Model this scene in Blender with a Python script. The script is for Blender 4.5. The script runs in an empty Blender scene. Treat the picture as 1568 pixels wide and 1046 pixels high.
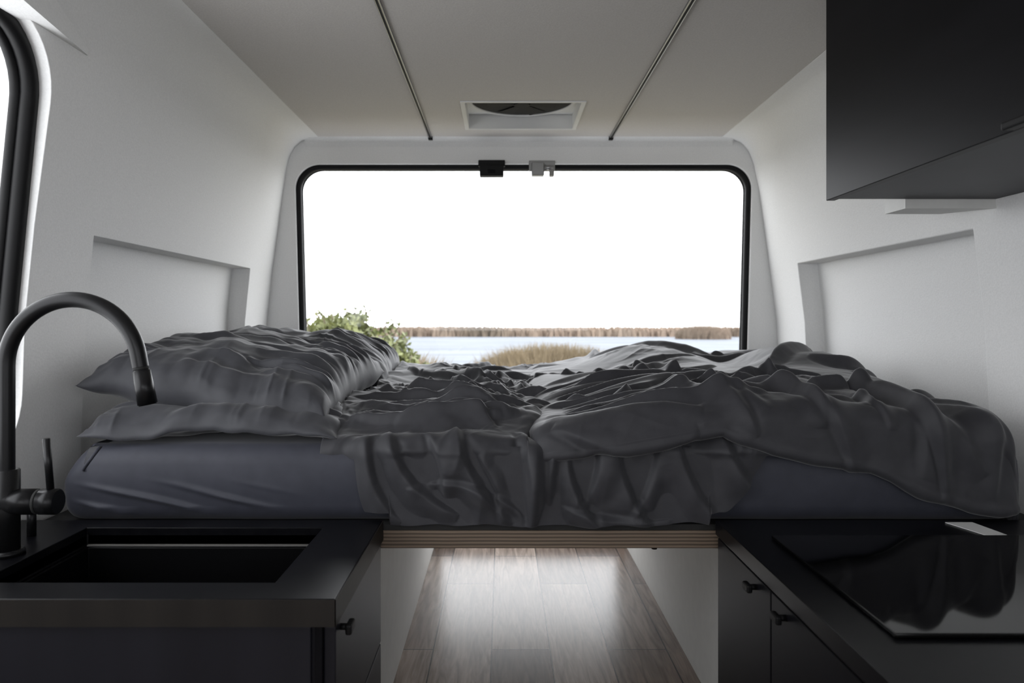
import bpy, bmesh, math, random, time
import numpy as np
from mathutils import Vector, Matrix, noise
T0=time.time()
random.seed(7)
H=0.93
scene=bpy.context.scene
COL=scene.collection
# ------------------------------------------------------------------ materials
def mat(name,col=(.5,.5,.5),rough=.5,metal=0.0,spec=.5,sheen=0.0):
    m=bpy.data.materials.new(name); m.use_nodes=True
    b=m.node_tree.nodes['Principled BSDF']
    b.inputs['Base Color'].default_value=(*col,1); b.inputs['Roughness'].default_value=rough
    b.inputs['Metallic'].default_value=metal; b.inputs['Specular IOR Level'].default_value=spec
    if sheen: b.inputs['Sheen Weight'].default_value=sheen
    return m
def nd(m,t,**k):
    n=m.node_tree.nodes.new(t)
    for a,v in k.items(): setattr(n,a,v)
    return n
def lk(m,a,b): m.node_tree.links.new(a,b)
def bsdf(m): return m.node_tree.nodes['Principled BSDF']
def add_noise(m,scale=40,bump=.1,dist=.002,c1=None,c2=None,stretch=(1,1,1),detail=5):
    tc=nd(m,'ShaderNodeTexCoord'); mp=nd(m,'ShaderNodeMapping'); mp.inputs['Scale'].default_value=stretch
    n=nd(m,'ShaderNodeTexNoise'); n.inputs['Scale'].default_value=scale; n.inputs['Detail'].default_value=detail
    lk(m,tc.outputs['Object'],mp.inputs['Vector']); lk(m,mp.outputs[0],n.inputs['Vector'])
    if bump:
        b=nd(m,'ShaderNodeBump'); b.inputs['Strength'].default_value=bump; b.inputs['Distance'].default_value=dist
        lk(m,n.outputs['Fac'],b.inputs['Height']); lk(m,b.outputs[0],bsdf(m).inputs['Normal'])
    if c1:
        r=nd(m,'ShaderNodeValToRGB'); r.color_ramp.elements[0].color=(*c1,1); r.color_ramp.elements[1].color=(*c2,1)
        r.color_ramp.elements[0].position=.3; r.color_ramp.elements[1].position=.7
        lk(m,n.outputs['Fac'],r.inputs[0]); lk(m,r.outputs[0],bsdf(m).inputs['Base Color'])
    return m
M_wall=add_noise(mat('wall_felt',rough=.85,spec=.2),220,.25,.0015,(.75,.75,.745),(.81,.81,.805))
M_ceil=add_noise(mat('ceiling_felt',rough=.85,spec=.2),220,.25,.0015,(.54,.52,.50),(.60,.58,.56))  # same felt as the walls, darkened to put ceiling shade in the colour
M_panel=add_noise(mat('white_panel',rough=.55),30,.03,.001,(.66,.66,.64),(.70,.70,.68))
M_rubber=mat('black_rubber',(.004,.004,.0045),.5,spec=.2)
M_black=add_noise(mat('black_laminate',rough=.40,spec=.10),14,.05,.001,(.0028,.0028,.0038),(.0050,.0050,.0066),(1,.08,1))
M_blue=add_noise(mat('dark_front',rough=.45,spec=.22),10,.03,.001,(.009,.009,.0125),(.013,.013,.018),(1,1,.1))
M_top=add_noise(mat('black_worktop',rough=.30,spec=.15),60,.02,.0005,(.002,.002,.003),(.004,.004,.005))
M_edge=add_noise(mat('worktop_edge_band',rough=.5,spec=.2),20,.02,.001,(.012,.0105,.0095),(.019,.0165,.0145),(1,1,.1))
M_glass_hob=mat('hob_glass',(.002,.002,.002),.05,spec=.28)
M_faucet=mat('matte_black_metal',(.010,.010,.011),.33,.4,spec=.35)
M_steel=mat('brushed_steel',(.5,.5,.5),.3,1)
M_alu=mat('aluminium',(.32,.32,.32),.35,1)
M_dark=mat('dark_void',(.010,.010,.010),.8)
M_sink=mat('sink_composite',(.003,.003,.0035),.4,spec=.12)
M_grey=mat('grey_steel_edge',(.26,.25,.24),.4,.6)
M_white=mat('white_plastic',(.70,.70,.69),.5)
def fabric(name,c1,c2,sheen=.22,bump=.22):
    m=mat(name,rough=.60,spec=.36,sheen=sheen)
    bsdf(m).inputs['Sheen Roughness'].default_value=.4
    add_noise(m,34,bump,.0025,c1,c2,detail=8)
    return m
M_duvet=fabric('duvet_cotton',(.032,.032,.037),(.040,.040,.046))
M_pillow=fabric('pillow_cotton',(.042,.043,.050),(.052,.053,.061))
M_sheet=fabric('sheet_cotton',(.034,.036,.049),(.041,.043,.058),sheen=.12,bump=.08)
M_ply=mat('plywood_edge',rough=.6)
tc=nd(M_ply,'ShaderNodeTexCoord'); w=nd(M_ply,'ShaderNodeTexWave',bands_direction='Z'); w.inputs['Scale'].default_value=42; w.inputs['Distortion'].default_value=.6; w.inputs['Detail Scale'].default_value=.3
r=nd(M_ply,'ShaderNodeValToRGB'); r.color_ramp.elements[0].color=(.06,.042,.028,1); r.color_ramp.elements[1].color=(.19,.14,.10,1)
lk(M_ply,tc.outputs['Object'],w.inputs['Vector']); lk(M_ply,w.outputs['Fac'],r.inputs[0]); lk(M_ply,r.outputs[0],bsdf(M_ply).inputs['Base Color'])
M_floor=mat('oak_planks',rough=.27)
tc=nd(M_floor,'ShaderNodeTexCoord'); mp=nd(M_floor,'ShaderNodeMapping'); mp.inputs['Rotation'].default_value=(0,0,math.pi/2); mp.inputs['Location'].default_value=(.12,.03,0)
br=nd(M_floor,'ShaderNodeTexBrick'); br.offset=.37
br.inputs['Scale'].default_value=1; br.inputs['Brick Width'].default_value=.8; br.inputs['Row Height'].default_value=.165
br.inputs['Mortar Size'].default_value=.0022; br.inputs['Bias'].default_value=0
br.inputs['Color1'].default_value=(.15,.105,.082,1); br.inputs['Color2'].default_value=(.43,.345,.29,1); br.inputs['Mortar'].default_value=(.03,.02,.015,1)
mp2=nd(M_floor,'ShaderNodeMapping'); mp2.inputs['Scale'].default_value=(14,1.3,1)
n=nd(M_floor,'ShaderNodeTexNoise'); n.inputs['Scale'].default_value=3.5; n.inputs['Detail'].default_value=9; n.inputs['Distortion'].default_value=1.2
lk(M_floor,tc.outputs['Object'],mp.inputs[0]); lk(M_floor,mp.outputs[0],br.inputs['Vector']); lk(M_floor,tc.outputs['Object'],mp2.inputs[0]); lk(M_floor,mp2.outputs[0],n.inputs['Vector'])
r=nd(M_floor,'ShaderNodeValToRGB'); r.color_ramp.elements[0].color=(.55,.52,.50,1); r.color_ramp.elements[1].color=(1.25,1.25,1.25,1); r.color_ramp.elements[0].position=.32; r.color_ramp.elements[1].position=.66
mx=nd(M_floor,'ShaderNodeMix',data_type='RGBA',blend_type='MULTIPLY'); mx.inputs[0].default_value=1
lk(M_floor,n.outputs['Fac'],r.inputs[0]); lk(M_floor,br.outputs['Color'],mx.inputs[6]); lk(M_floor,r.outputs[0],mx.inputs[7]); lk(M_floor,mx.outputs[2],bsdf(M_floor).inputs['Base Color'])
b=nd(M_floor,'ShaderNodeBump'); b.inputs['Strength'].default_value=.12; b.inputs['Distance'].default_value=.002
lk(M_floor,n.outputs['Fac'],b.inputs['Height']); lk(M_floor,b.outputs[0],bsdf(M_floor).inputs['Normal'])
M_glass=bpy.data.materials.new('window_glass'); M_glass.use_nodes=True
nt=M_glass.node_tree; nt.nodes.clear()
o=nt.nodes.new('ShaderNodeOutputMaterial'); t=nt.nodes.new('ShaderNodeBsdfTransparent'); g=nt.nodes.new('ShaderNodeBsdfGlossy'); g.inputs['Roughness'].default_value=.02
mxs=nt.nodes.new('ShaderNodeMixShader'); mxs.inputs[0].default_value=.04
nt.links.new(t.outputs[0],mxs.inputs[1]); nt.links.new(g.outputs[0],mxs.inputs[2]); nt.links.new(mxs.outputs[0],o.inputs[0])

# ------------------------------------------------------------------ helpers
def obj(name,me,m=None,parent=None,smooth=False):
    o=bpy.data.objects.new(name,me); COL.objects.link(o)
    if m is not None and len(me.materials)==0: me.materials.append(m)
    if parent: o.parent=parent
    if smooth:
        for p in me.polygons: p.use_smooth=True
    return o
def mesh(name,vs,fs,m=None,parent=None,smooth=False):
    me=bpy.data.meshes.new(name); me.from_pydata([tuple(v) for v in vs],[],fs); me.update()
    return obj(name,me,m,parent,smooth)
def fixn(o):
    bm=bmesh.new(); bm.from_mesh(o.data); bmesh.ops.recalc_face_normals(bm,faces=bm.faces); bm.to_mesh(o.data); bm.free()
def empty(name,loc=(0,0,0)):
    e=bpy.data.objects.new(name,None); COL.objects.link(e); e.empty_display_size=.1; return e
def box(name,x0,x1,y0,y1,z0,z1,m=None,parent=None,bev=.0,seg=2):
    bm=bmesh.new(); bmesh.ops.create_cube(bm,size=1)
    for v in bm.verts:
        v.co=Vector(((x0+x1)/2+v.co.x*(x1-x0),(y0+y1)/2+v.co.y*(y1-y0),(z0+z1)/2+v.co.z*(z1-z0)))
    if bev: bmesh.ops.bevel(bm,geom=bm.edges[:]+bm.verts[:],offset=bev,segments=seg,affect='EDGES',profile=.5)
    me=bpy.data.meshes.new(name); bm.to_mesh(me); bm.free()
    return obj(name,me,m,parent)
def prism(name,poly,axis,a0,a1,m=None,parent=None):
    def P(p,a):
        return {'y':(p[0],a,p[1]),'x':(a,p[0],p[1]),'z':(p[0],p[1],a)}[axis]
    n=len(poly); vs=[P(p,a0) for p in poly]+[P(p,a1) for p in poly]
    fs=[list(range(n)),list(range(n,2*n))[::-1]]+[[i,(i+1)%n,n+(i+1)%n,n+i] for i in range(n)]
    o=mesh(name,vs,fs,m,parent); fixn(o); return o
def apply_mods(o):
    dg=bpy.context.evaluated_depsgraph_get(); dg.update()
    me=bpy.data.meshes.new_from_object(o.evaluated_get(dg)); o.modifiers.clear(); o.data=me
def cut(o,cutters):
    for c in cutters:
        md=o.modifiers.new('b','BOOLEAN'); md.operation='DIFFERENCE'; md.solver='EXACT'; md.object=c
    apply_mods(o)
    for c in cutters: bpy.data.objects.remove(c,do_unlink=True)
def bevmod(o,w=.006,seg=3,ang=35):
    for p in o.data.polygons: p.use_smooth=True
    md=o.modifiers.new('bev','BEVEL'); md.width=w; md.segments=seg; md.limit_method='ANGLE'; md.angle_limit=math.radians(ang)
    md=o.modifiers.new('wn','WEIGHTED_NORMAL'); md.weight=100; md.mode='FACE_AREA'
    apply_mods(o)
def tube(name,pts,rad,m,parent=None,cyclic=False,res=6):
    cu=bpy.data.curves.new(name,'CURVE'); cu.dimensions='3D'; cu.bevel_depth=rad; cu.bevel_resolution=res; cu.use_fill_caps=True
    sp=cu.splines.new('POLY'); sp.points.add(len(pts)-1); sp.use_cyclic_u=cyclic
    for p,q in zip(sp.points,pts): p.co=(*q,1)
    o=bpy.data.objects.new(name,cu); COL.objects.link(o)
    dg=bpy.context.evaluated_depsgraph_get(); me=bpy.data.meshes.new_from_object(o.evaluated_get(dg))
    bpy.data.objects.remove(o,do_unlink=True)
    me.materials.clear()
    return obj(name,me,m,parent,True)
def cyl(name,p0,p1,r0,r1,m,parent=None,seg=32,bev=.0):
    p0=Vector(p0); p1=Vector(p1); d=p1-p0
    bm=bmesh.new(); bmesh.ops.create_cone(bm,cap_ends=True,segments=seg,radius1=r0,radius2=r1,depth=d.length)
    if bev:
        es=[e for e in bm.edges if abs(e.verts[0].co.z-e.verts[1].co.z)<1e-6]
        bmesh.ops.bevel(bm,geom=es,offset=bev,segments=2,affect='EDGES')
    q=d.to_track_quat('Z','Y').to_matrix().to_4x4()
    bm.transform(Matrix.Translation((p0+p1)/2)@q)
    me=bpy.data.meshes.new(name); bm.to_mesh(me); bm.free()
    o=obj(name,me,m,parent)
    for p in me.polygons: p.use_smooth=len(p.vertices)==4
    return o
def rrect(x0,x1,z0,z1,r,n=10,taper=0.0):
    pts=[]
    for cx,cz,a0 in ((x1-r,z1-r,0),(x0+r,z1-r,90),(x0+r,z0+r,180),(x1-r,z0+r,270)):
        for i in range(n+1):
            a=math.radians(a0+90*i/n); pts.append((cx+r*math.cos(a),cz+r*math.sin(a)))
    if taper:
        xm=(x0+x1)/2
        pts=[(xm+(x-xm)*(1-taper*(z1-z)/(z1-z0)),z) for x,z in pts]
    return pts
def smooth(a,b,x):
    t=max(0,min(1,(x-a)/(b-a))); return t*t*(3-2*t)

# ------------------------------------------------------------------ shell
PL=[(-.93,-1.00),(-.3,-1.00),(0,-.99),(.2,-.97),(.54,-.925),(.62,-.914),(.69,-.898),(.732,-.875),(.757,-.845),(.768,-.81),(.771,-.77)]
PR=[(-.93,1.17),(-.3,1.17),(0,1.155),(.2,1.13),(.54,1.085),(.66,1.060),(.715,1.038),(.750,1.005),(.766,.965),(.771,.92)]
def interp(P,z):
    for (a,xa),(b,xb) in zip(P,P[1:]):
        if z<=b: return xa+(xb-xa)*max(0,(z-a))/(b-a)
    return P[-1][1]
YB=3.0; YF=-1.6
def wall(name,P,s):
    poly=[(x,H+z) for z,x in P]
    xo=P[0][1]+s*.16
    poly+= [(P[-1][1],H+.93),(xo,H+.93),(xo,0)]
    return prism(name,poly,'y',YF,YB+.001,M_wall)
wl=wall('wall_left',PL,-1); wr=wall('wall_right',PR,1)
def niche(P,s,d,y0,y1,z0,z1):
    zs=[z0+(z1-z0)*i/6 for i in range(7)]
    poly=[(interp(P,z)+s*d,H+z) for z in zs]+[(interp(P,z1)-s*.3,H+z1),(interp(P,z0)-s*.3,H+z0)]
    return prism('cut',poly,'y',y0,y1)
wcut=prism('cut',rrect(.25,1.475,H-.30,H+.60,.15),'x',-1.4,-.6)
dcut=prism('cut',rrect(-1.0,-.3,.0+.5,H+.60,.1),'x',.7,1.5)
cut(wl,[niche(PL,-1,.068,1.69,2.737,-.8,.203),wcut]); bevmod(wl,.004)
cut(wr,[niche(PR,1,.074,1.705,2.715,-.8,.220),dcut]); bevmod(wr,.004)
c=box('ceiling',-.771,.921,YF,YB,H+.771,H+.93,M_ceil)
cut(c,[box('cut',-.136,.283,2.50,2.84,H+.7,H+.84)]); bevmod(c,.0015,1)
box('floor',-1.16,1.33,YF,YB+.08,-.05,0,M_floor)
wb=box('wall_back',-1.16,1.33,YB,YB+.09,0,H+.93,M_wall)
WIN=rrect(-.876,1.056,H-.25,H+.662,.105,12,.024)
cut(wb,[prism('cut',WIN,'y',YB-.1,YB+.2),box('cut',-.26,.49,YB-.1,YB+.2,.08,.42)]); bevmod(wb,.012)  # second cut: unseen opening under the bed, added to let daylight onto the floor
wf=box('wall_front',-1.16,1.33,YF-.08,YF,0,H+.93,M_wall)
cut(wf,[prism('cut',rrect(-.85,1.0,H-.1,H+.5,.1),'y',YF-.2,YF+.1)])
pts=[(YB,H+.771),(YB,H+.735),(YB-.010,H+.755),(YB-.03,H+.771)]
prism('trim_1',pts,'x',-.83,.97,M_wall)
# rear window
w1=empty('window_1')
ring=[(x,YB+.022,z) for x,z in WIN]
xm=.09;zm=H+.2
tube('rubber_seal',[(xm+(x-xm)*.992,y,zm+(z-zm)*.985) for x,y,z in ring],.0135,M_rubber,w1,True)
tube('outer_seal',[(xm+(x-xm)*.992,y+.03,zm+(z-zm)*.985) for x,y,z in ring],.012,M_rubber,w1,True)
gv=[(xm+(x-xm)*.992,YB+.045,zm+(z-zm)*.985) for x,z in WIN]
mesh('glass_pane',gv,[list(range(len(gv)))],M_glass,w1)
# side window
w2=empty('window_2')
R=rrect(.25,1.475,H-.30,H+.60,.15)
ym=.86;zm=H+.15
def sidering(off,sc): return [(interp(PL,z-H)-off,ym+(y-ym)*sc,zm+(z-zm)*sc) for y,z in R]
tube('rubber_seal',sidering(.040,.986),.017,M_rubber,w2,True)
tube('inner_seal',sidering(.062,.974),.012,M_rubber,w2,True)
gv=sidering(.066,.980); mesh('glass_pane',gv,[list(range(len(gv)))],M_glass,w2)
# ledge wedge over side window
vs=[(-.95,YF+.1,H+.587),(-.875,YF+.1,H+.587),(-.875,1.30,H+.587),(-.915,1.57,H+.587),(-.95,1.57,H+.587)]
top=[(x,y,H+.68) for x,y,z in vs]
top[3]=(-.915,1.575,H+.60); top[4]=(-.95,1.575,H+.60)
n=5
lw=mesh('trim_2',vs+top,[[0,1,2,3,4],[9,8,7,6,5]]+[[i,(i+1)%n,n+(i+1)%n,n+i] for i in range(n)],M_wall); fixn(lw)
# ceiling rails
for i,x in enumerate((-.30,.4546)):
    e=empty('ceiling_rail')
    box('channel',x-.0075,x+.0075,-.5,2.965,H+.764,H+.772,M_alu,e,.002)
    box('slot',x-.0025,x+.0025,-.5,2.965,H+.7625,H+.765,M_dark,e)
    box('end_cap',x-.009,x+.009,2.965,2.985,H+.758,H+.772,M_rubber,e,.002)
# roof vent
v=empty('roof_vent')
fr=box('frame',-.148,.295,2.490,2.852,H+.767,H+.773,M_white,v)
cut(fr,[box('cut',-.135,.282,2.499,2.841,H+.7,H+.83)])
bx=box('well',-.136,.283,2.50,2.84,H+.768,H+.835,M_white,v)
cut(bx,[box('cut',-.132,.279,2.504,2.836,H+.7,H+.822)])
cx,cy=.0735,2.625
seg=64; ptsO=[(cx+.196*math.cos(a*math.tau/seg),max(2.506,min(2.834,cy+.196*math.sin(a*math.tau/seg)))) for a in range(seg)]
prism('opening',ptsO,'z',H+.8175,H+.8218,M_dark,v)
tube('lip_ring',[(x,y,H+.8165) for x,y in ptsO],.0045,M_white,v,True)
cyl('fan_hub',(cx,cy+.05,H+.810),(cx,cy+.05,H+.8175),.03,.03,M_dark,v)
for k in range(6):
    a=k*math.tau/6; ca,sa=math.cos(a),math.sin(a); cy2=cy+.05
    mesh('fan_blade_%d'%(k+1),[(cx+ca*.03-sa*.012,cy2+sa*.03+ca*.012,H+.812),(cx+ca*.03+sa*.012,cy2+sa*.03-ca*.012,H+.814),(cx+ca*.13+sa*.035,cy2+sa*.13-ca*.035,H+.816),(cx+ca*.13-sa*.035,cy2+sa*.13+ca*.035,H+.812)],[[0,1,2,3]],M_dark,v)
# window latches
l=empty('window_lock')
box('body',-.094,.006,2.958,2.999,H+.605,H+.652,M_rubber,l,.003)
box('mount_plate',-.10,.012,2.975,2.999,H+.648,H+.675,M_rubber,l,.003)
box('catch',-.06,-.03,2.950,2.96,H+.612,H+.63,M_black,l,.002)
l=empty('window_latch')
box('mount_plate',.112,.222,2.985,2.999,H+.630,H+.675,M_alu,l,.003)
box('body',.122,.175,2.955,2.99,H+.606,H+.662,M_alu,l,.004)
cyl('barrel',(.175,2.965,H+.64),(.214,2.965,H+.64),.012,.012,M_alu,l)
box('tongue',.196,.216,2.955,2.985,H+.604,H+.634,M_grey,l,.003)

# ------------------------------------------------------------------ overhead cabinet
oc=empty('overhead_cabinet')
zb=H+.2765
box('carcass',.755,1.04,.2,1.605,zb+.008,H+.70,M_black,oc,.002)
box('underside_panel',.752,1.118,.2,1.61,zb,zb+.010,M_blue,oc,.001)
for i,(a,b_) in enumerate(((.2,.93),(.934,1.61))):
    box('door_%d'%(i+1),.733,.753,a,b_,zb-.004,H+.755,M_black,oc,.0015)
for i,y in enumerate((.99,.28)):
    box('handle_%d'%(i+1),.714,.735,y-.03,y+.03,zb-.004,zb+.008,M_rubber,oc,.003)
prism('trim_3',[(.915,1.70),(1.047,1.70),(1.122,1.614),(.915,1.614)],'z',H+.256,H+.36,M_panel)

# ------------------------------------------------------------------ left kitchen counter with sink
kc=empty('kitchen_counter')
ZT=H-.41; xa=-.2465
top=box('worktop',-.992,xa,1.05,1.468,ZT-.042,ZT,M_top,kc)
cut(top,[box('cut',-.825,-.357,1.117,1.413,ZT-.3,ZT+.1)]); bevmod(top,.0016,2)
box('edge_band_front',-.992,xa+.001,1.0488,1.0505,ZT-.041,ZT-.001,M_edge,kc)
box('edge_band_side',xa-.0005,xa+.0012,1.0488,1.468,ZT-.041,ZT-.001,M_edge,kc)
body=box('carcass',-.992,-.270,1.066,1.466,.002,ZT-.043,M_blue,kc)
cut(body,[box('cut',-.835,-.347,1.107,1.423,.2,ZT+.1)])
box('end_panel',-.992,-.285,1.058,1.066,.002,ZT-.045,M_blue,kc,.0015)
box('corner_stile',-.280,-.268,1.060,1.074,.002,ZT-.045,M_black,kc,.001)
box('drawer_front_1',-.268,-.250,1.068,1.466,.27,ZT-.048,M_blue,kc,.002)
box('drawer_front_2',-.268,-.250,1.068,1.466,.03,.266,M_blue,kc,.002)
cyl('knob_stem',(-.252,1.10,ZT-.062),(-.238,1.10,ZT-.062),.005,.005,M_rubber,kc)
box('knob',-.240,-.230,1.085,1.115,ZT-.070,ZT-.054,M_rubber,kc,.003)
sb=box('sink_basin',-.835,-.347,1.107,1.423,ZT-.20,ZT-.012,M_sink,kc)
cut(sb,[box('cut',-.825,-.357,1.117,1.413,ZT-.035,ZT+.1),box('cut',-.815,-.367,1.127,1.400,ZT-.19,ZT+.1)]); bevmod(sb,.003,2)
box('sink_ledge',-.812,-.372,1.3905,1.397,ZT-.030,ZT-.0275,M_grey,kc)
cyl('sink_drain',(-.59,1.26,ZT-.190),(-.59,1.26,ZT-.186),.04,.04,M_steel,kc)
# faucet
fa=empty('kitchen_faucet'); fx,fy=-.872,1.25
cyl('base_ring',(fx,fy,ZT),(fx,fy,ZT+.010),.030,.028,M_faucet,fa,bev=.002)
cyl('body',(fx,fy,ZT+.008),(fx,fy,ZT+.15),.0215,.0215,M_faucet,fa,bev=.002)
pts=[(fx,fy,ZT+.14)]
R_=.117; zc=H-.079
xc=fx+R_
pts.append((fx,fy,zc-.05))
for i in range(0,37):
    a=math.pi-(math.pi+math.radians(-10))*i/36
    pts.append((xc+R_*math.cos(a),fy,zc+R_*math.sin(a)*1.0))
ex,ey,ez=pts[-1]
d=Vector((.19,0,-1)).normalized()
pts.append((ex+d.x*.022,fy,ez+d.z*.022))
tube('gooseneck',pts,.0138,M_faucet,fa,res=8)
p=Vector(pts[-1]); cyl('spray_ring',p,p+d*.005,.0130,.0130,M_dark,fa)
cyl('spray_head',p+d*.005,p+d*.068,.0150,.0165,M_faucet,fa,bev=.002)
zl=H-.317
cyl('cartridge',(fx,fy,zl),(fx+.055,fy,zl),.0225,.0225,M_faucet,fa,bev=.001)
cyl('cartridge_ring',(fx+.055,fy,zl),(fx+.060,fy,zl),.0215,.0215,M_dark,fa)
cyl('lever_hub',(fx+.060,fy,zl),(fx+.092,fy,zl),.0225,.0225,M_faucet,fa,bev=.002)
cyl('lever',(fx+.078,fy,zl+.02),(fx+.074,fy-.005,zl+.112),.0062,.0062,M_faucet,fa,bev=.001)
pd=empty('drain_knob')
cyl('stem',(-.90,1.36,ZT),(-.90,1.36,ZT+.06),.008,.008,M_faucet,pd)
cyl('cap',(-.90,1.36,ZT+.055),(-.90,1.36,ZT+.083),.0135,.017,M_faucet,pd,bev=.004)

# ------------------------------------------------------------------ right kitchen cabinet
kr=empty('kitchen_cabinet'); xr=.44
tp=box('worktop',xr,1.165,-.9,1.468,ZT-.030,ZT,M_top,kr); bevmod(tp,.0016,2)
box('carcass',xr+.024,1.165,-.9,1.466,.002,ZT-.031,M_black,kr)
ys=[-.9,-.4,.25,.70,1.175,1.466]
for i in range(5):
    box('door_%d'%(i+1),xr+.004,xr+.022,ys[i]+.002,ys[i+1]-.002,.03,ZT-.036,M_black,kr,.0015)
for i,y in enumerate((1.245,1.115,.62)):
    cyl('knob_stem_%d'%(i+1),(xr+.006,y,ZT-.055),(xr-.008,y,ZT-.055),.005,.005,M_rubber,kr)
    box('knob_%d'%(i+1),xr-.016,xr-.006,y-.014,y+.014,ZT-.062,ZT-.048,M_rubber,kr,.003)
hb=empty('induction_hob')
g=box('glass_top',.507,1.03,.917,1.34,ZT+.001,ZT+.0075,M_glass_hob,hb); bevmod(g,.0015,2)
pc=mesh('painted_reflection_patch',[(.90,1.445,ZT+.0005),(.955,1.445,ZT+.0005),(.965,1.36,ZT+.0005),(.925,1.355,ZT+.0005),
 (.90,1.445,ZT+.002),(.955,1.445,ZT+.002),(.965,1.36,ZT+.002),(.925,1.355,ZT+.002)],[[0,1,2,3],[7,6,5,4],[0,1,5,4],[1,2,6,5],[2,3,7,6],[3,0,4,7]],M_white); fixn(pc)  # thin white card standing in for a reflection on the glossy top

# ------------------------------------------------------------------ bed
bf=empty('bed_frame')
box('platform',-.99,1.16,1.485,2.99,H-.474,H-.437,M_ply,bf,.001)
box('side_panel_left',-.300,-.28,1.50,2.99,.0,H-.474,M_panel,bf,.001)
box('side_panel_right',.511,.531,1.50,2.99,.0,H-.474,M_panel,bf,.001)
box('dark_layer',-.98,1.15,1.489,2.98,H-.437,H-.425,M_dark,bf)  # dark layer between platform and mattress
cyl('bracket_bolt',(.325,1.52,H-.474),(.325,1.52,H-.486),.006,.006,M_rubber,bf)
ZM=H-.262
def mattress():
    bm=bmesh.new(); bmesh.ops.create_cube(bm,size=1)
    x0,x1,y0,y1,z0,z1=-.93,1.10,1.50,2.93,H-.425,ZM
    for v in bm.verts:
        v.co=Vector(((x0+x1)/2+v.co.x*(x1-x0),(y0+y1)/2+v.co.y*(y1-y0),(z0+z1)/2+v.co.z*(z1-z0)))
    bmesh.ops.bevel(bm,geom=bm.edges[:]+bm.verts[:],offset=.035,segments=5,affect='EDGES',profile=.5)
    for ax,a,b_,k in (('x',x0+.035,x1-.035,220),('z',z0+.035,z1-.035,24)):
        for i in range(1,k):
            q=a+(b_-a)*i/k
            co=(q,0,0) if ax=='x' else (0,0,q); no=(1,0,0) if ax=='x' else (0,0,1)
            bmesh.ops.bisect_plane(bm,geom=bm.verts[:]+bm.edges[:]+bm.faces[:],plane_co=co,plane_no=no)
    for v in bm.verts:
        if v.co.y<1.56:
            zz=v.co.z-z0
            s=max(0,math.sin(v.co.x*34+zz*150+1.5*noise.noise(v.co*5)))**3
            t=smooth(.010,.035,zz)*(1-smooth(.05,.10,zz))*(.7+.5*noise.noise(v.co*9))
            v.co.y-=.012*s*t*(1-smooth(-.60,-.38,v.co.x))*smooth(-.92,-.84,v.co.x)
            bul=math.sin(math.pi*min(1,max(0,zz/(z1-z0))))
            v.co.y-=.012*bul
            v.co.y-=.004*noise.noise(Vector((v.co.x*5,0,v.co.z*9)))
        if v.co.x<x0+.05: v.co.x+= .035*smooth(z0+.08,z1,v.co.z)
    me=bpy.data.meshes.new('mattress'); bm.to_mesh(me); bm.free()
    return obj('mattress',me,M_sheet,None,True)
mt=mattress()

# ---- numpy noise & folds
def perlin(x,y,seed=0):
    rng=np.random.RandomState(seed); perm=rng.permutation(256); ang=rng.rand(256)*2*np.pi
    gx=np.cos(ang); gy=np.sin(ang)
    xi=np.floor(x).astype(int); yi=np.floor(y).astype(int); xf=x-xi; yf=y-yi
    u=xf*xf*xf*(xf*(xf*6-15)+10); v=yf*yf*yf*(yf*(yf*6-15)+10)
    def g(a,b,dx,dy):
        k=perm[(perm[a&255]+b)&255]; return gx[k]*dx+gy[k]*dy
    n00=g(xi,yi,xf,yf); n10=g(xi+1,yi,xf-1,yf); n01=g(xi,yi+1,xf,yf-1); n11=g(xi+1,yi+1,xf-1,yf-1)
    return ((n00*(1-u)+n10*u)*(1-v)+(n01*(1-u)+n11*u)*v)*1.5
def ss(a,b,x):
    t=np.clip((x-a)/(b-a),0,1); return t*t*(3-2*t)
def ridge(x,y,ang,fa,fb,seed,wd=.16):
    c,s=math.cos(ang),math.sin(ang)
    xr=x*c+y*s; yr=-x*s+y*c
    yr=yr+.05*perlin(x*3,y*3,seed+50)+.018*perlin(x*9,y*9,seed+51)
    n=perlin(xr*fa,yr*fb,seed)
    m=np.clip(.35+1.5*perlin(xr*fa*.8+7,yr*fb*.35,seed+52),0,1)
    a=np.abs(n)/wd
    return (np.exp(-a*a)*.55+np.exp(-a*2.2)*.45)*m
def billow(x,y,ang,fa,fb,seed):
    c,s=math.cos(ang),math.sin(ang)
    xr=x*c+y*s; yr=-x*s+y*c
    xr=xr+.05*perlin(x*4,y*4,seed+60); yr=yr+.05*perlin(x*4+9,y*4,seed+61)
    n=perlin(xr*fa,yr*fb,seed)
    return np.sqrt(n*n+.002)
def crumple(x,y,seed,f=1.0,angs=(0.2,1.0,-.6),big=1.0,fine=1.0):
    out=0
    for k,a in enumerate(angs):
        mk=ss(-.15,.35,perlin(x*2.2*f+k*9,y*2.2*f,seed+70+k))
        mk2=ss(-.1,.45,perlin(x*2.3*f+k*5,y*2.3*f+3,seed+80+k))
        out=out+mk*(.022*big*billow(x,y,a,3.5*f,9*f,seed+k)+.013*big*ridge(x,y,a+.25,3*f,7*f,seed+10+k,.2))
        out=out+fine*mk2*(.0075*ridge(x,y,a-.3,5*f,15*f,seed+20+k,.22)+.0060*billow(x,y,a+.15,7*f,22*f,seed+25+k)+.0032*ridge(x,y,a+.5,9*f,30*f,seed+30+k,.22))
    return out
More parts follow.
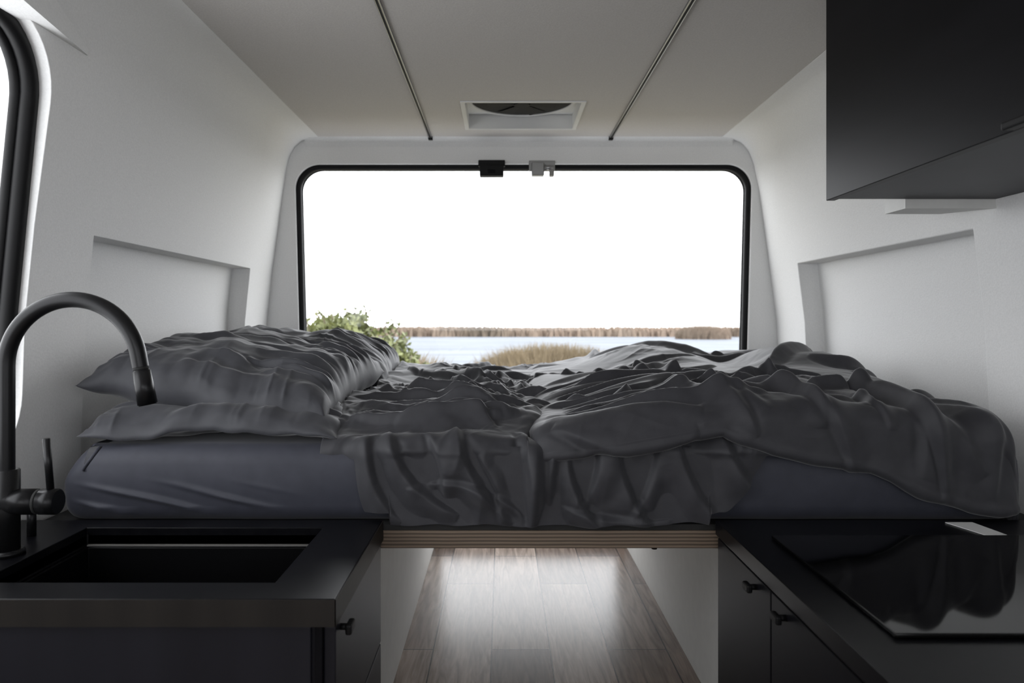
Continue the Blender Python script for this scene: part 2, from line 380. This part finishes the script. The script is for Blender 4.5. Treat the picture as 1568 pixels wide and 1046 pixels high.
def folds(X,Y,lst):
    out=np.zeros_like(X)
    for P,amp,wd,asy in lst:
        P=np.array(P,float); seg=np.linalg.norm(np.diff(P,axis=0),axis=1); cum=np.concatenate([[0],np.cumsum(seg)]); L=cum[-1]
        m=(X>P[:,0].min()-wd*4)&(X<P[:,0].max()+wd*4)&(Y>P[:,1].min()-wd*4)&(Y<P[:,1].max()+wd*4)
        if not m.any(): continue
        x=X[m]; y=Y[m]; best=np.full(x.shape,9.); sgn=np.ones(x.shape); tt=np.zeros(x.shape)
        for k in range(len(seg)):
            a=P[k]; d=(P[k+1]-a)/seg[k]
            px=x-a[0]; py=y-a[1]; t=np.clip(px*d[0]+py*d[1],0,seg[k])
            qx=px-t*d[0]; qy=py-t*d[1]; dist=np.hypot(qx,qy); u=dist<best
            best=np.where(u,dist,best); sgn=np.where(u,np.sign(d[0]*py-d[1]*px),sgn); tt=np.where(u,(cum[k]+t)/L,tt)
        wloc=wd*(.55+.45*np.sin(np.pi*np.clip(tt,.02,.98)))
        wl_=np.where(sgn*asy>0,wloc*.5,wloc*1.25)
        taper=np.sin(np.pi*np.clip(tt,0,1))**.6
        end=np.exp(-(best/wl_)**2)
        out[m]+=amp*end*taper-.25*amp*np.exp(-((best-wl_*1.9)/(wl_*.8))**2)*taper
    return out
def curve(p0,p1,bend,n=9,wob=0.0,rg=None):
    p0=np.array(p0,float); p1=np.array(p1,float); d=p1-p0; nn=np.array([-d[1],d[0]])
    out=[]
    ph=rg.rand()*6 if rg is not None else 0
    for i in range(n):
        t=i/(n-1); out.append(p0+d*t+nn*(bend*4*t*(1-t)+wob*math.sin(t*7+ph)))
    return out
def surf(name,X,Y,Z,D,m,thick,parent=None):
    P=np.stack([X,Y,Z],-1)
    du=np.gradient(P,axis=1); dv=np.gradient(P,axis=0)
    N=np.cross(du,dv); N/= (np.linalg.norm(N,axis=-1,keepdims=True)+1e-9)
    if N[N.shape[0]//3,N.shape[1]//2,2]<0: N=-N
    P=P+N*D[...,None]
    ny,nx=X.shape
    me=bpy.data.meshes.new(name)
    idx=np.arange(ny*nx).reshape(ny,nx)
    q=np.stack([idx[:-1,:-1],idx[:-1,1:],idx[1:,1:],idx[1:,:-1]],-1).reshape(-1,4)
    me.vertices.add(ny*nx); me.vertices.foreach_set('co',P.reshape(-1).astype(np.float32))
    me.loops.add(q.size); me.loops.foreach_set('vertex_index',q.reshape(-1).astype(np.int32))
    me.polygons.add(len(q)); me.polygons.foreach_set('loop_start',np.arange(0,q.size,4,dtype=np.int32))
    me.update(calc_edges=True); me.validate()
    me.polygons.foreach_set('use_smooth',np.ones(len(q),dtype=bool))
    o=obj(name,me,m,parent); fixn(o)
    md=o.modifiers.new('sol','SOLIDIFY'); md.thickness=thick; md.offset=-1
    return o
def path_surface(xs,ytopback,yf,r,ztop,zhem,nt=330,na=26,nd_=90,curl=0.0):
    rows=[]
    YF_=yf(xs)
    ye=YF_+r
    zt=ztop(xs,ye)
    hem=np.minimum(zhem(xs),zt-r-.004)
    S=[]
    for i in range(nt):
        t=i/(nt-1); y=ytopback+(ye-ytopback)*t; rows.append((xs,y,ztop(xs,y))); S.append(ytopback-y)
    s0=S[-1]
    for i in range(1,na+1):
        a=math.pi/2*i/na; rows.append((xs,ye-r*math.sin(a),zt-r+r*math.cos(a))); S.append(s0+r*a)
    s1=S[-1]
    for i in range(1,nd_+1):
        t=i/nd_; z=(zt-r)+(hem-(zt-r))*t; rows.append((xs,YF_+0*z,z)); S.append(s1+(zt-r)-z)
    if curl:
        for i in range(1,13):
            a=math.pi*.9*i/12; rows.append((xs,YF_+curl-curl*math.cos(a),hem-curl*math.sin(a))); S.append(S[-1]+curl*.25)
    X=np.array([q[0]+0*q[1] for q in rows]); Y=np.array([q[1]+0*xs for q in rows]); Z=np.array([q[2]+0*xs for q in rows])
    return X,Y,Z,np.array([q+0*xs for q in S]),s0
# blanket
def z1(x,y):
    z=H-.250+.042*ss(1.5,1.72,y)+.022*ss(2.0,2.5,y)
    z=z+.018*perlin(x*3.5,y*3.5,3)
    z=z-.045*np.exp(-((x-.085-.18*(y-1.5))/.03)**2)*(1-ss(1.72,1.95,y))
    z=z-.03*ss(2.7,2.95,y)
    return np.maximum(z,H-.257)
xs=np.linspace(-.385,1.06,560)
def hem1(x):
    h=H-.425+.010*perlin(x*9,x*0,8)
    h=np.where(x<-.235,H-.398,h); h=np.where(x>.43,H-.398,h)
    h=h+(.17)*(1-ss(-.325,-.285,x))
    h=h+.17*ss(.46,.60,x)
    return h
X,Y,Z,S,s0=path_surface(xs,2.93,lambda x:1.484+.018*(1-ss(-.34,-.29,x)),.035,z1,hem1,nt=400,nd_=120)
drop=ss(-.01,.05,(H-.255)-Z)*(Y<1.53)
top=1-drop
var=.6+.8*ss(-.3,.4,perlin(X*1.9,Y*1.9,17))
D=(crumple(X,Y,11,1.15,big=.65,fine=1.0)*var)*top*ss(2.95,2.8,Y)
VV=2.93-S
rg=np.random.RandomState(5); L=[]
for k in range(34):
    y0=rg.uniform(1.55,2.55); x0=rg.uniform(-.40,-.12)
    tgt=(rg.uniform(.0,.09),1.60+(y0-1.55)*.45+rg.uniform(-.02,.02))
    L.append((curve((x0,y0),tgt,rg.uniform(-.10,.10),wob=.015,rg=rg),rg.uniform(.012,.024),rg.uniform(.013,.026),rg.choice([-1,1])))
for k in range(22):
    x0,y0=rg.uniform(-.35,.15),rg.uniform(1.6,2.7); a=rg.uniform(-.9,.9); ln=rg.uniform(.12,.32)
    L.append((curve((x0,y0),(x0+ln*math.cos(a),y0+ln*math.sin(a)),rg.uniform(-.18,.18),wob=.02,rg=rg),rg.uniform(.012,.024),rg.uniform(.013,.024),rg.choice([-1,1])))
D=D+folds(X,VV,L)*top
e=1.49
L=[(curve((-.285,e+.02),(-.21,e-.17),-.12),.024,.026,1),(curve((-.24,e+.03),(-.09,e-.16),-.15),.022,.024,1),
   (curve((-.16,e+.02),(-.12,e-.13),.1),.016,.020,-1),(curve((-.10,e+.04),(.02,e-.17),-.12),.024,.026,1),(curve((-.05,e-.03),(.0,e-.17),.1),.012,.016,-1),
   (curve((.035,e+.05),(.060,e-.17),.06),.026,.024,-1),(curve((.13,e+.05),(.105,e-.16),-.10),.026,.026,1),(curve((.13,e+.0),(.20,e-.17),-.1),.020,.024,1),
   (curve((.20,e+.04),(.17,e-.12),.12),.014,.020,-1),(curve((.24,e+.03),(.31,e-.17),-.12),.020,.026,1),(curve((.33,e+.03),(.27,e-.15),.1),.016,.024,-1),
   (curve((.36,e+.03),(.46,e-.18),-.10),.022,.026,1),(curve((.45,e+.03),(.56,e-.14),-.10),.016,.024,1),(curve((-.2,e-.10),(.05,e-.15),.1),.010,.016,1),
   (curve((.12,e-.12),(.38,e-.15),-.08),.010,.018,1)]
D=D+.9*folds(X,VV,L)*ss(-.33,-.26,X)
D=D+drop*(ridge(X,Z-H,1.2,3,11,31,.25)*.006+billow(X,Z-H,1.4,3,10,37)*.009)*ss(-.33,-.25,X)
D=D-.02*np.exp(-((X-.09)/.014)**2)*drop
D=D+.005*np.exp(-((Z-(H-.272))/.008)**2)*(Y<1.55)*(.5+perlin(X*12,Z*0,5))*ss(-.32,-.25,X)
D=np.where(drop>.2,np.maximum(D,.001),D)
D=np.where(((X>.43)|(X<-.24))&(Y<1.52),np.minimum(D,.03),D)
A=surf('blanket',X,Y,Z,D,M_duvet,.004)
# duvet
HX=[-1,.05,.083,.26,.436,.559,.762,.857,.966,1.034,1.2]; HZ=[-.24,-.24,-.235,-.20,-.212,-.258,-.295,-.340,-.375,-.385,-.385]
XE=1.085
def prof(x):
    a=np.clip((x-.06)/.09,0,1); b=np.clip((XE-x)/.08,0,1)
    return np.sqrt(1-(1-a)**2), np.sqrt(1-(1-b)**2)
def z2(x,y):
    z=H-.170+.030*ss(1.55,2.0,y)+.010*ss(2.0,2.6,y)
    z=z+.016*perlin(x*3.0+4,y*3.0,43)
    z=z-.038*(1-ss(.10,.50,x))
    z=z+.042*np.exp(-((x-.50)/.17)**2-((y-2.5)/.22)**2)
    z=z-.022*np.exp(-((x-.74)/.07)**2-((y-2.5)/.35)**2)
    z=z+.040*np.exp(-((x-.93)/.13)**4-((y-2.25)/.16)**4)
    z=z-.022*ss(.78,1.0,x)*(1-ss(1.75,2.05,y))
    pa,pb=prof(x)
    back=np.sqrt(1-(1-np.clip((2.86-y)/.08,0,1))**2)
    z=(H-.25)+(z-(H-.25))*pa*back
    z=(H-.40)+(z-(H-.40))*pb
    return z
xs=np.linspace(.06,XE,540)
def yf2(x):
    pa,pb=prof(x); return 1.462+.05*(1-pa)+.05*(1-pb)+.008*perlin(x*5,x*0,77)
X,Y,Z,S,s0=path_surface(xs,2.86,yf2,.050,z2,lambda x:H+np.interp(x,HX,HZ)+.006*perlin(x*12,x*0,6),nt=420,na=40,nd_=60,curl=.014)
pa,pb=prof(X)
mask=pa**.5*pb**.7*ss(2.86,2.75,Y)
VV=2.86-S
var=.35+.9*ss(-.3,.4,perlin(X*1.7+3,Y*1.7,27))
D=crumple(X,VV,91,.85,(.15,.70,-.35),big=.50,fine=.65)*var
rg=np.random.RandomState(21); L=[]
for k in range(15):
    y0=1.50+.035*k+rg.uniform(-.01,.01); x0=rg.uniform(.08,.16)
    a=-.25+.075*k+rg.uniform(-.08,.08); ln=rg.uniform(.30,.62)
    L.append((curve((x0,y0),(x0+ln*math.cos(a),y0+ln*math.sin(a)),rg.uniform(-.16,.02),n=12,wob=.012,rg=rg),rg.uniform(.012,.024),rg.uniform(.014,.030),rg.choice([-1,1])))
for k in range(14):
    x0=.36+.045*k+rg.uniform(-.02,.02); y0=rg.uniform(1.62,2.0)
    x1=x0+rg.uniform(.10,.34); y1=rg.uniform(1.30,1.50)
    L.append((curve((x0,y0),(min(x1,1.05),y1),rg.uniform(-.05,.20),n=12,wob=.01,rg=rg),rg.uniform(.010,.020),rg.uniform(.018,.036),rg.choice([-1,1])))
for k in range(26):
    x0,y0=rg.uniform(.15,1.0),rg.uniform(1.7,2.75); a=rg.uniform(-.7,.9); ln=rg.uniform(.15,.45)
    L.append((curve((x0,y0),(x0+ln*math.cos(a),y0+ln*math.sin(a)),rg.uniform(-.2,.2),n=12,wob=.02,rg=rg),rg.uniform(.012,.026),rg.uniform(.014,.030),rg.choice([-1,1])))
D=(D+folds(X,VV,L))*mask
D=D+.006*np.exp(-((S-S.max(axis=0,keepdims=True)+.03)/.012)**2)
B=surf('duvet',X,Y,Z,D,M_duvet,.008)

# pillows
def pillow(name,cx,cy,z,sx,sy,th,rot,tx,ty,seed,flat=0.0,m=M_pillow,n=190,puck=1.0,zmin=None,wr=1.0,fl=0,warp=1.0):
    u=np.linspace(-1,1,n); U,V=np.meshgrid(u,u)
    U=np.sign(U)*np.abs(U)**.85; V=np.sign(V)*np.abs(V)**.85
    k=(1-np.abs(U)**3.4)*(1-np.abs(V)**3.4); hh=np.clip(k,0,1)**.52
    PX=U*sx/2*(1-.05*(1-V**2)*np.abs(U)); PY=V*sy/2*(1-.05*(1-U**2)*np.abs(V))
    eps=np.clip(1-np.maximum(np.abs(U),np.abs(V)),0,1)
    em=np.exp(-eps*3.4)*ss(0,.06,eps)
    wU=ss(-.12,.12,np.abs(U)-np.abs(V))
    puckU=billow(PY*1.0,PX*.35,0,15,4,seed)+.6*ridge(PY,PX*.3,1.57,4,22,seed+1,.25)
    puckV=billow(PX*1.0,PY*.35,0,15,4,seed+3)+.6*ridge(PX,PY*.3,1.57,4,22,seed+2,.25)
    dd=puck*em*(puckU*wU+.6*puckV*(1-wU))*.024
    dd=dd+(crumple(PX,PY,seed+5,.9,(.1,.6,-.5),big=.35,fine=.35))*wr*ss(0,.15,eps)
    rg=np.random.RandomState(seed); L=[]
    for q in range(fl):
        y0=sy*(-.42+.84*(q+.5)/fl)+rg.uniform(-.01,.01)
        L.append((curve((rg.uniform(-.05,.10),y0+rg.uniform(.0,.06)),(sx*.47,y0*.92),rg.uniform(-.10,.14),wob=.01,rg=rg),rg.uniform(.007,.014),rg.uniform(.010,.018),rg.choice([-1,1])))
    for q in range(6):
        x0=rg.uniform(-.2,.05); y0=rg.uniform(-.25,.2); a=rg.uniform(-.4,.9); ln=rg.uniform(.15,.3)
        L.append((curve((x0,y0),(x0+ln*math.cos(a),y0+ln*math.sin(a)),rg.uniform(-.1,.1),wob=.01,rg=rg),rg.uniform(.004,.010),rg.uniform(.014,.026),1))
    dd=dd+folds(PX,PY,L)*ss(0,.12,eps)
    # soft slump: seam line wanders
    wz=warp*(.022*perlin(U*1.6+3,V*1.6,seed+11)+.007*perlin(U*5,V*5,seed+12))
    PX2=PX+warp*.016*perlin(V*2.3,U*1.1,seed+13); PY2=PY+warp*.020*perlin(U*2.1,V*1.1,seed+14)
    Mx=Matrix.Translation((cx,cy,z))@Matrix.Rotation(rot,4,'Z')@Matrix.Rotation(tx,4,'X')@Matrix.Rotation(ty,4,'Y')
    topz=hh*th/2+dd*(hh>0)+wz
    botz=-hh*th/2*(1-flat)+wz
    A_=np.array(Mx.to_3x3()); tvec=np.array(Mx.translation)
    def tr(Zz):
        P=np.stack([PX2,PY2,Zz],-1)@A_.T+tvec
        if zmin is not None: P[...,2]=np.maximum(P[...,2],zmin)
        P[...,0]=np.maximum(P[...,0],-.975)
        return P
    Pt=tr(topz); Pb=tr(botz)
    idx=np.arange(n*n).reshape(n,n)
    border=np.zeros((n,n),bool); border[0]=border[-1]=True; border[:,0]=border[:,-1]=True
    Pb[border]=Pt[border]
    q=np.stack([idx[:-1,:-1],idx[:-1,1:],idx[1:,1:],idx[1:,:-1]],-1).reshape(-1,4)
    allv=np.concatenate([Pt.reshape(-1,3),Pb.reshape(-1,3)]); q2=(q+n*n)[:,::-1]
    me=bpy.data.meshes.new(name); me.from_pydata(allv.tolist(),[],np.concatenate([q,q2]).tolist()); me.update()
    bm=bmesh.new(); bm.from_mesh(me); bmesh.ops.remove_doubles(bm,verts=bm.verts,dist=.00002); bmesh.ops.recalc_face_normals(bm,faces=bm.faces); bm.to_mesh(me); bm.free()
    return obj(name,me,m,None,True)
P0=pillow('pillow',-.635,1.845,ZM+.018,.56,.675,.14,.03,0,.0,101,flat=.9,puck=.8,zmin=ZM+.002,fl=7,warp=.9)
P1=pillow('pillow.001',-.652,1.885,H-.148,.56,.62,.185,-.06,.12,.13,131,zmin=H-.240,wr=.8,fl=13,warp=1.0)
P2=pillow('pillow.002',-.665,2.52,H-.148,.58,.58,.21,.06,0,.14,161,zmin=ZM+.002,fl=11)

# ------------------------------------------------------------------ outside
def nz(x,y,s,seed=0): return noise.noise(Vector((x*s,y*s,seed)))
def grid(name,x0,x1,y0,y1,zf,nx,ny,m=None):
    vs=[];fs=[]
    for j in range(ny+1):
        for i in range(nx+1):
            x=x0+(x1-x0)*i/nx; y=y0+(y1-y0)*j/ny; vs.append((x,y,zf(x,y)))
    for j in range(ny):
        for i in range(nx):
            a=j*(nx+1)+i; fs.append([a,a+1,a+nx+2,a+nx+1])
    return mesh(name,vs,fs,m,None,True)
ZG=-.62
M_water=add_noise(mat('lagoon_water',rough=.6,spec=.02),.6,.2,.02,(.135,.15,.17),(.195,.21,.23),(.25,1,1))
M_reed=add_noise(mat('dry_reeds',rough=.9),.35,0,0,(.13,.10,.06),(.25,.195,.12),detail=6)
M_far=add_noise(mat('far_reeds',rough=.9),.12,0,0,(.14,.11,.08),(.30,.225,.17),detail=6)
M_grass=add_noise(mat('bank_grass',rough=.9),2.5,.3,.05,(.13,.12,.08),(.24,.21,.14))
M_leaf=add_noise(mat('leaves',rough=.5),5,0,0,(.050,.062,.020),(.17,.185,.062))
M_twig=mat('twigs',(.12,.09,.06),.8)
wt=box('lagoon_water',-90,90,9,86,ZG-.1,ZG,M_water)
def hbank(x,y): return ZG+.16*(1-smooth(6.5,9.8,y+.6*nz(x,0,.5,1)))-.05+.05*nz(x,y,.8,4)
grid('ground',-12,12,3.6,11,hbank,60,30,M_grass)
def blades(name,n,fn,m):
    vs=[];fs=[]
    for _ in range(n):
        x,y,z,h,w=fn(); a=random.uniform(0,math.tau); lx,ly=random.gauss(0,.18)*h,random.gauss(0,.18)*h
        c,s=math.cos(a)*w,math.sin(a)*w; k=len(vs)
        vs+=[(x-c,y-s,z),(x+c,y+s,z),(x+lx*.4+c*.7,y+ly*.4+s*.7,z+h*.6),(x+lx*.4-c*.7,y+ly*.4-s*.7,z+h*.6),(x+lx,y+ly,z+h)]
        fs+=[[k,k+1,k+2,k+3],[k+3,k+2,k+4]]
    return mesh(name,vs,fs,m)
def far():
    x=random.uniform(-60,60); y=random.uniform(70,80); return x,y,ZG,random.uniform(.65,1.0)*(1.05+.25*nz(x,0,.08,2)),random.uniform(.1,.3)
blades('far_shore_reeds',17000,far,M_far)
def clump(cx,cy,rx,ry,h):
    def f():
        while True:
            u,v=random.uniform(-1,1),random.uniform(-1,1)
            if u*u+v*v<1: break
        k=(1-(u*u+v*v))**.5
        return cx+u*rx,cy+v*ry,ZG,h*(.35+.65*k)*random.uniform(.8,1.1),.022
    return f
blades('reed_clump',9000,clump(1.0,14.5,1.7,1.2,1.08),M_reed)
blades('reed_clump.001',6000,clump(-1.55,10.5,.90,.7,1.06),M_reed)
blades('reed_clump.002',3500,clump(17.5,62,2.4,2.0,1.3),M_far)
blades('reed_clump.003',4000,clump(-.9,9.4,.5,.35,.55),M_reed)
blades('reed_clump.004',5000,clump(7.0,30,6,.8,.26),M_far)
bu=empty('green_bush')
vs=[];fs=[]
lob=[(-1.72,7.6,.60,.42,.4),(-1.36,7.5,.50,.38,.4),(-2.05,7.8,.58,.36,.4),(-1.06,7.6,.32,.28,.3),(-1.58,7.4,.80,.24,.3),(-1.3,7.5,.15,.5,.4),(-1.85,7.5,.76,.2,.3),(-1.15,7.5,.50,.24,.3)]
def leafat(p,s):
    d=Vector((random.gauss(0,1),random.gauss(0,1),random.gauss(0.4,1))).normalized()
    sd=d.cross(Vector((random.gauss(0,1),random.gauss(0,1),random.gauss(0,1)))).normalized()
    k=len(vs)
    vs.extend([p,p+d*s*.45+sd*s*.28,p+d*s,p+d*s*.45-sd*s*.28]); fs.append([k,k+1,k+2,k+3])
for _ in range(6500):
    c=random.choice(lob); d=Vector((random.gauss(0,1),random.gauss(0,1),random.gauss(0,1))).normalized()*random.uniform(.15,1)**.7
    leafat(Vector((c[0]+d.x*c[3],c[1]+d.y*c[4],c[2]+d.z*c[3]*.95)),random.uniform(.05,.09))
tw=[]
for k in range(34):
    c=random.choice(lob); a=random.uniform(-1.2,1.2)
    tip=Vector((c[0]+c[3]*math.sin(a)*1.0,c[1]+random.uniform(-.3,.3),c[2]+c[3]*math.cos(a)*1.28))
    base=Vector((-1.6+random.uniform(-.2,.2),7.6,ZG+.05))
    mid=(base+tip)/2+Vector((random.uniform(-.1,.1),0,.15))
    tw.append([base,mid,tip])
    for t_ in range(14):
        q=mid.lerp(tip,.6+.4*t_/13); leafat(q,random.uniform(.05,.085))
mesh('leaves',vs,fs,M_leaf,bu)
for i,t_ in enumerate(tw): tube('twig_%d'%(i+1),t_,.006,M_twig,bu,res=1)

# ------------------------------------------------------------------ world & light
w=bpy.data.worlds.new('overcast'); scene.world=w; w.use_nodes=True
bg=w.node_tree.nodes['Background']; bg.inputs[0].default_value=(.95,.97,1.0,1); bg.inputs[1].default_value=4.6
def portal(name,loc,rot,sx,sy):
    L=bpy.data.lights.new(name,'AREA'); L.shape='RECTANGLE'; L.size=sx; L.size_y=sy; L.cycles.is_portal=True
    o=bpy.data.objects.new(name,L); COL.objects.link(o); o.location=loc; o.rotation_euler=rot
portal('rear_window_light',(.09,YB+.10,H+.2),(math.radians(-90),0,0),1.95,.95)
portal('added_rear_opening_light',(.115,YB+.10,.25),(math.radians(-90),0,0),.76,.36)  # portal for the opening added under the bed
portal('side_window_light',(-1.2,.86,H+.15),(0,math.radians(-90),0),.95,1.25)
portal('windscreen_light',(.08,YF-.1,H+.2),(math.radians(90),0,0),1.9,.65)
portal('door_light',(1.36,-.65,H+.1),(0,math.radians(90),0),1.1,.75)
scene.view_settings.view_transform='Standard'
# ------------------------------------------------------------------ camera
cd=bpy.data.cameras.new('camera'); co=bpy.data.objects.new('camera',cd); COL.objects.link(co)
cd.sensor_width=36; cd.lens=25.0; cd.shift_x=15/1568; cd.shift_y=-31/1568; cd.clip_start=.02; cd.clip_end=500
co.location=(0,0,H); co.rotation_euler=(math.radians(90),0,0)
cd.dof.use_dof=True; cd.dof.focus_distance=1.62; cd.dof.aperture_fstop=4.5
scene.camera=co
print('TOTAL',time.time()-T0)
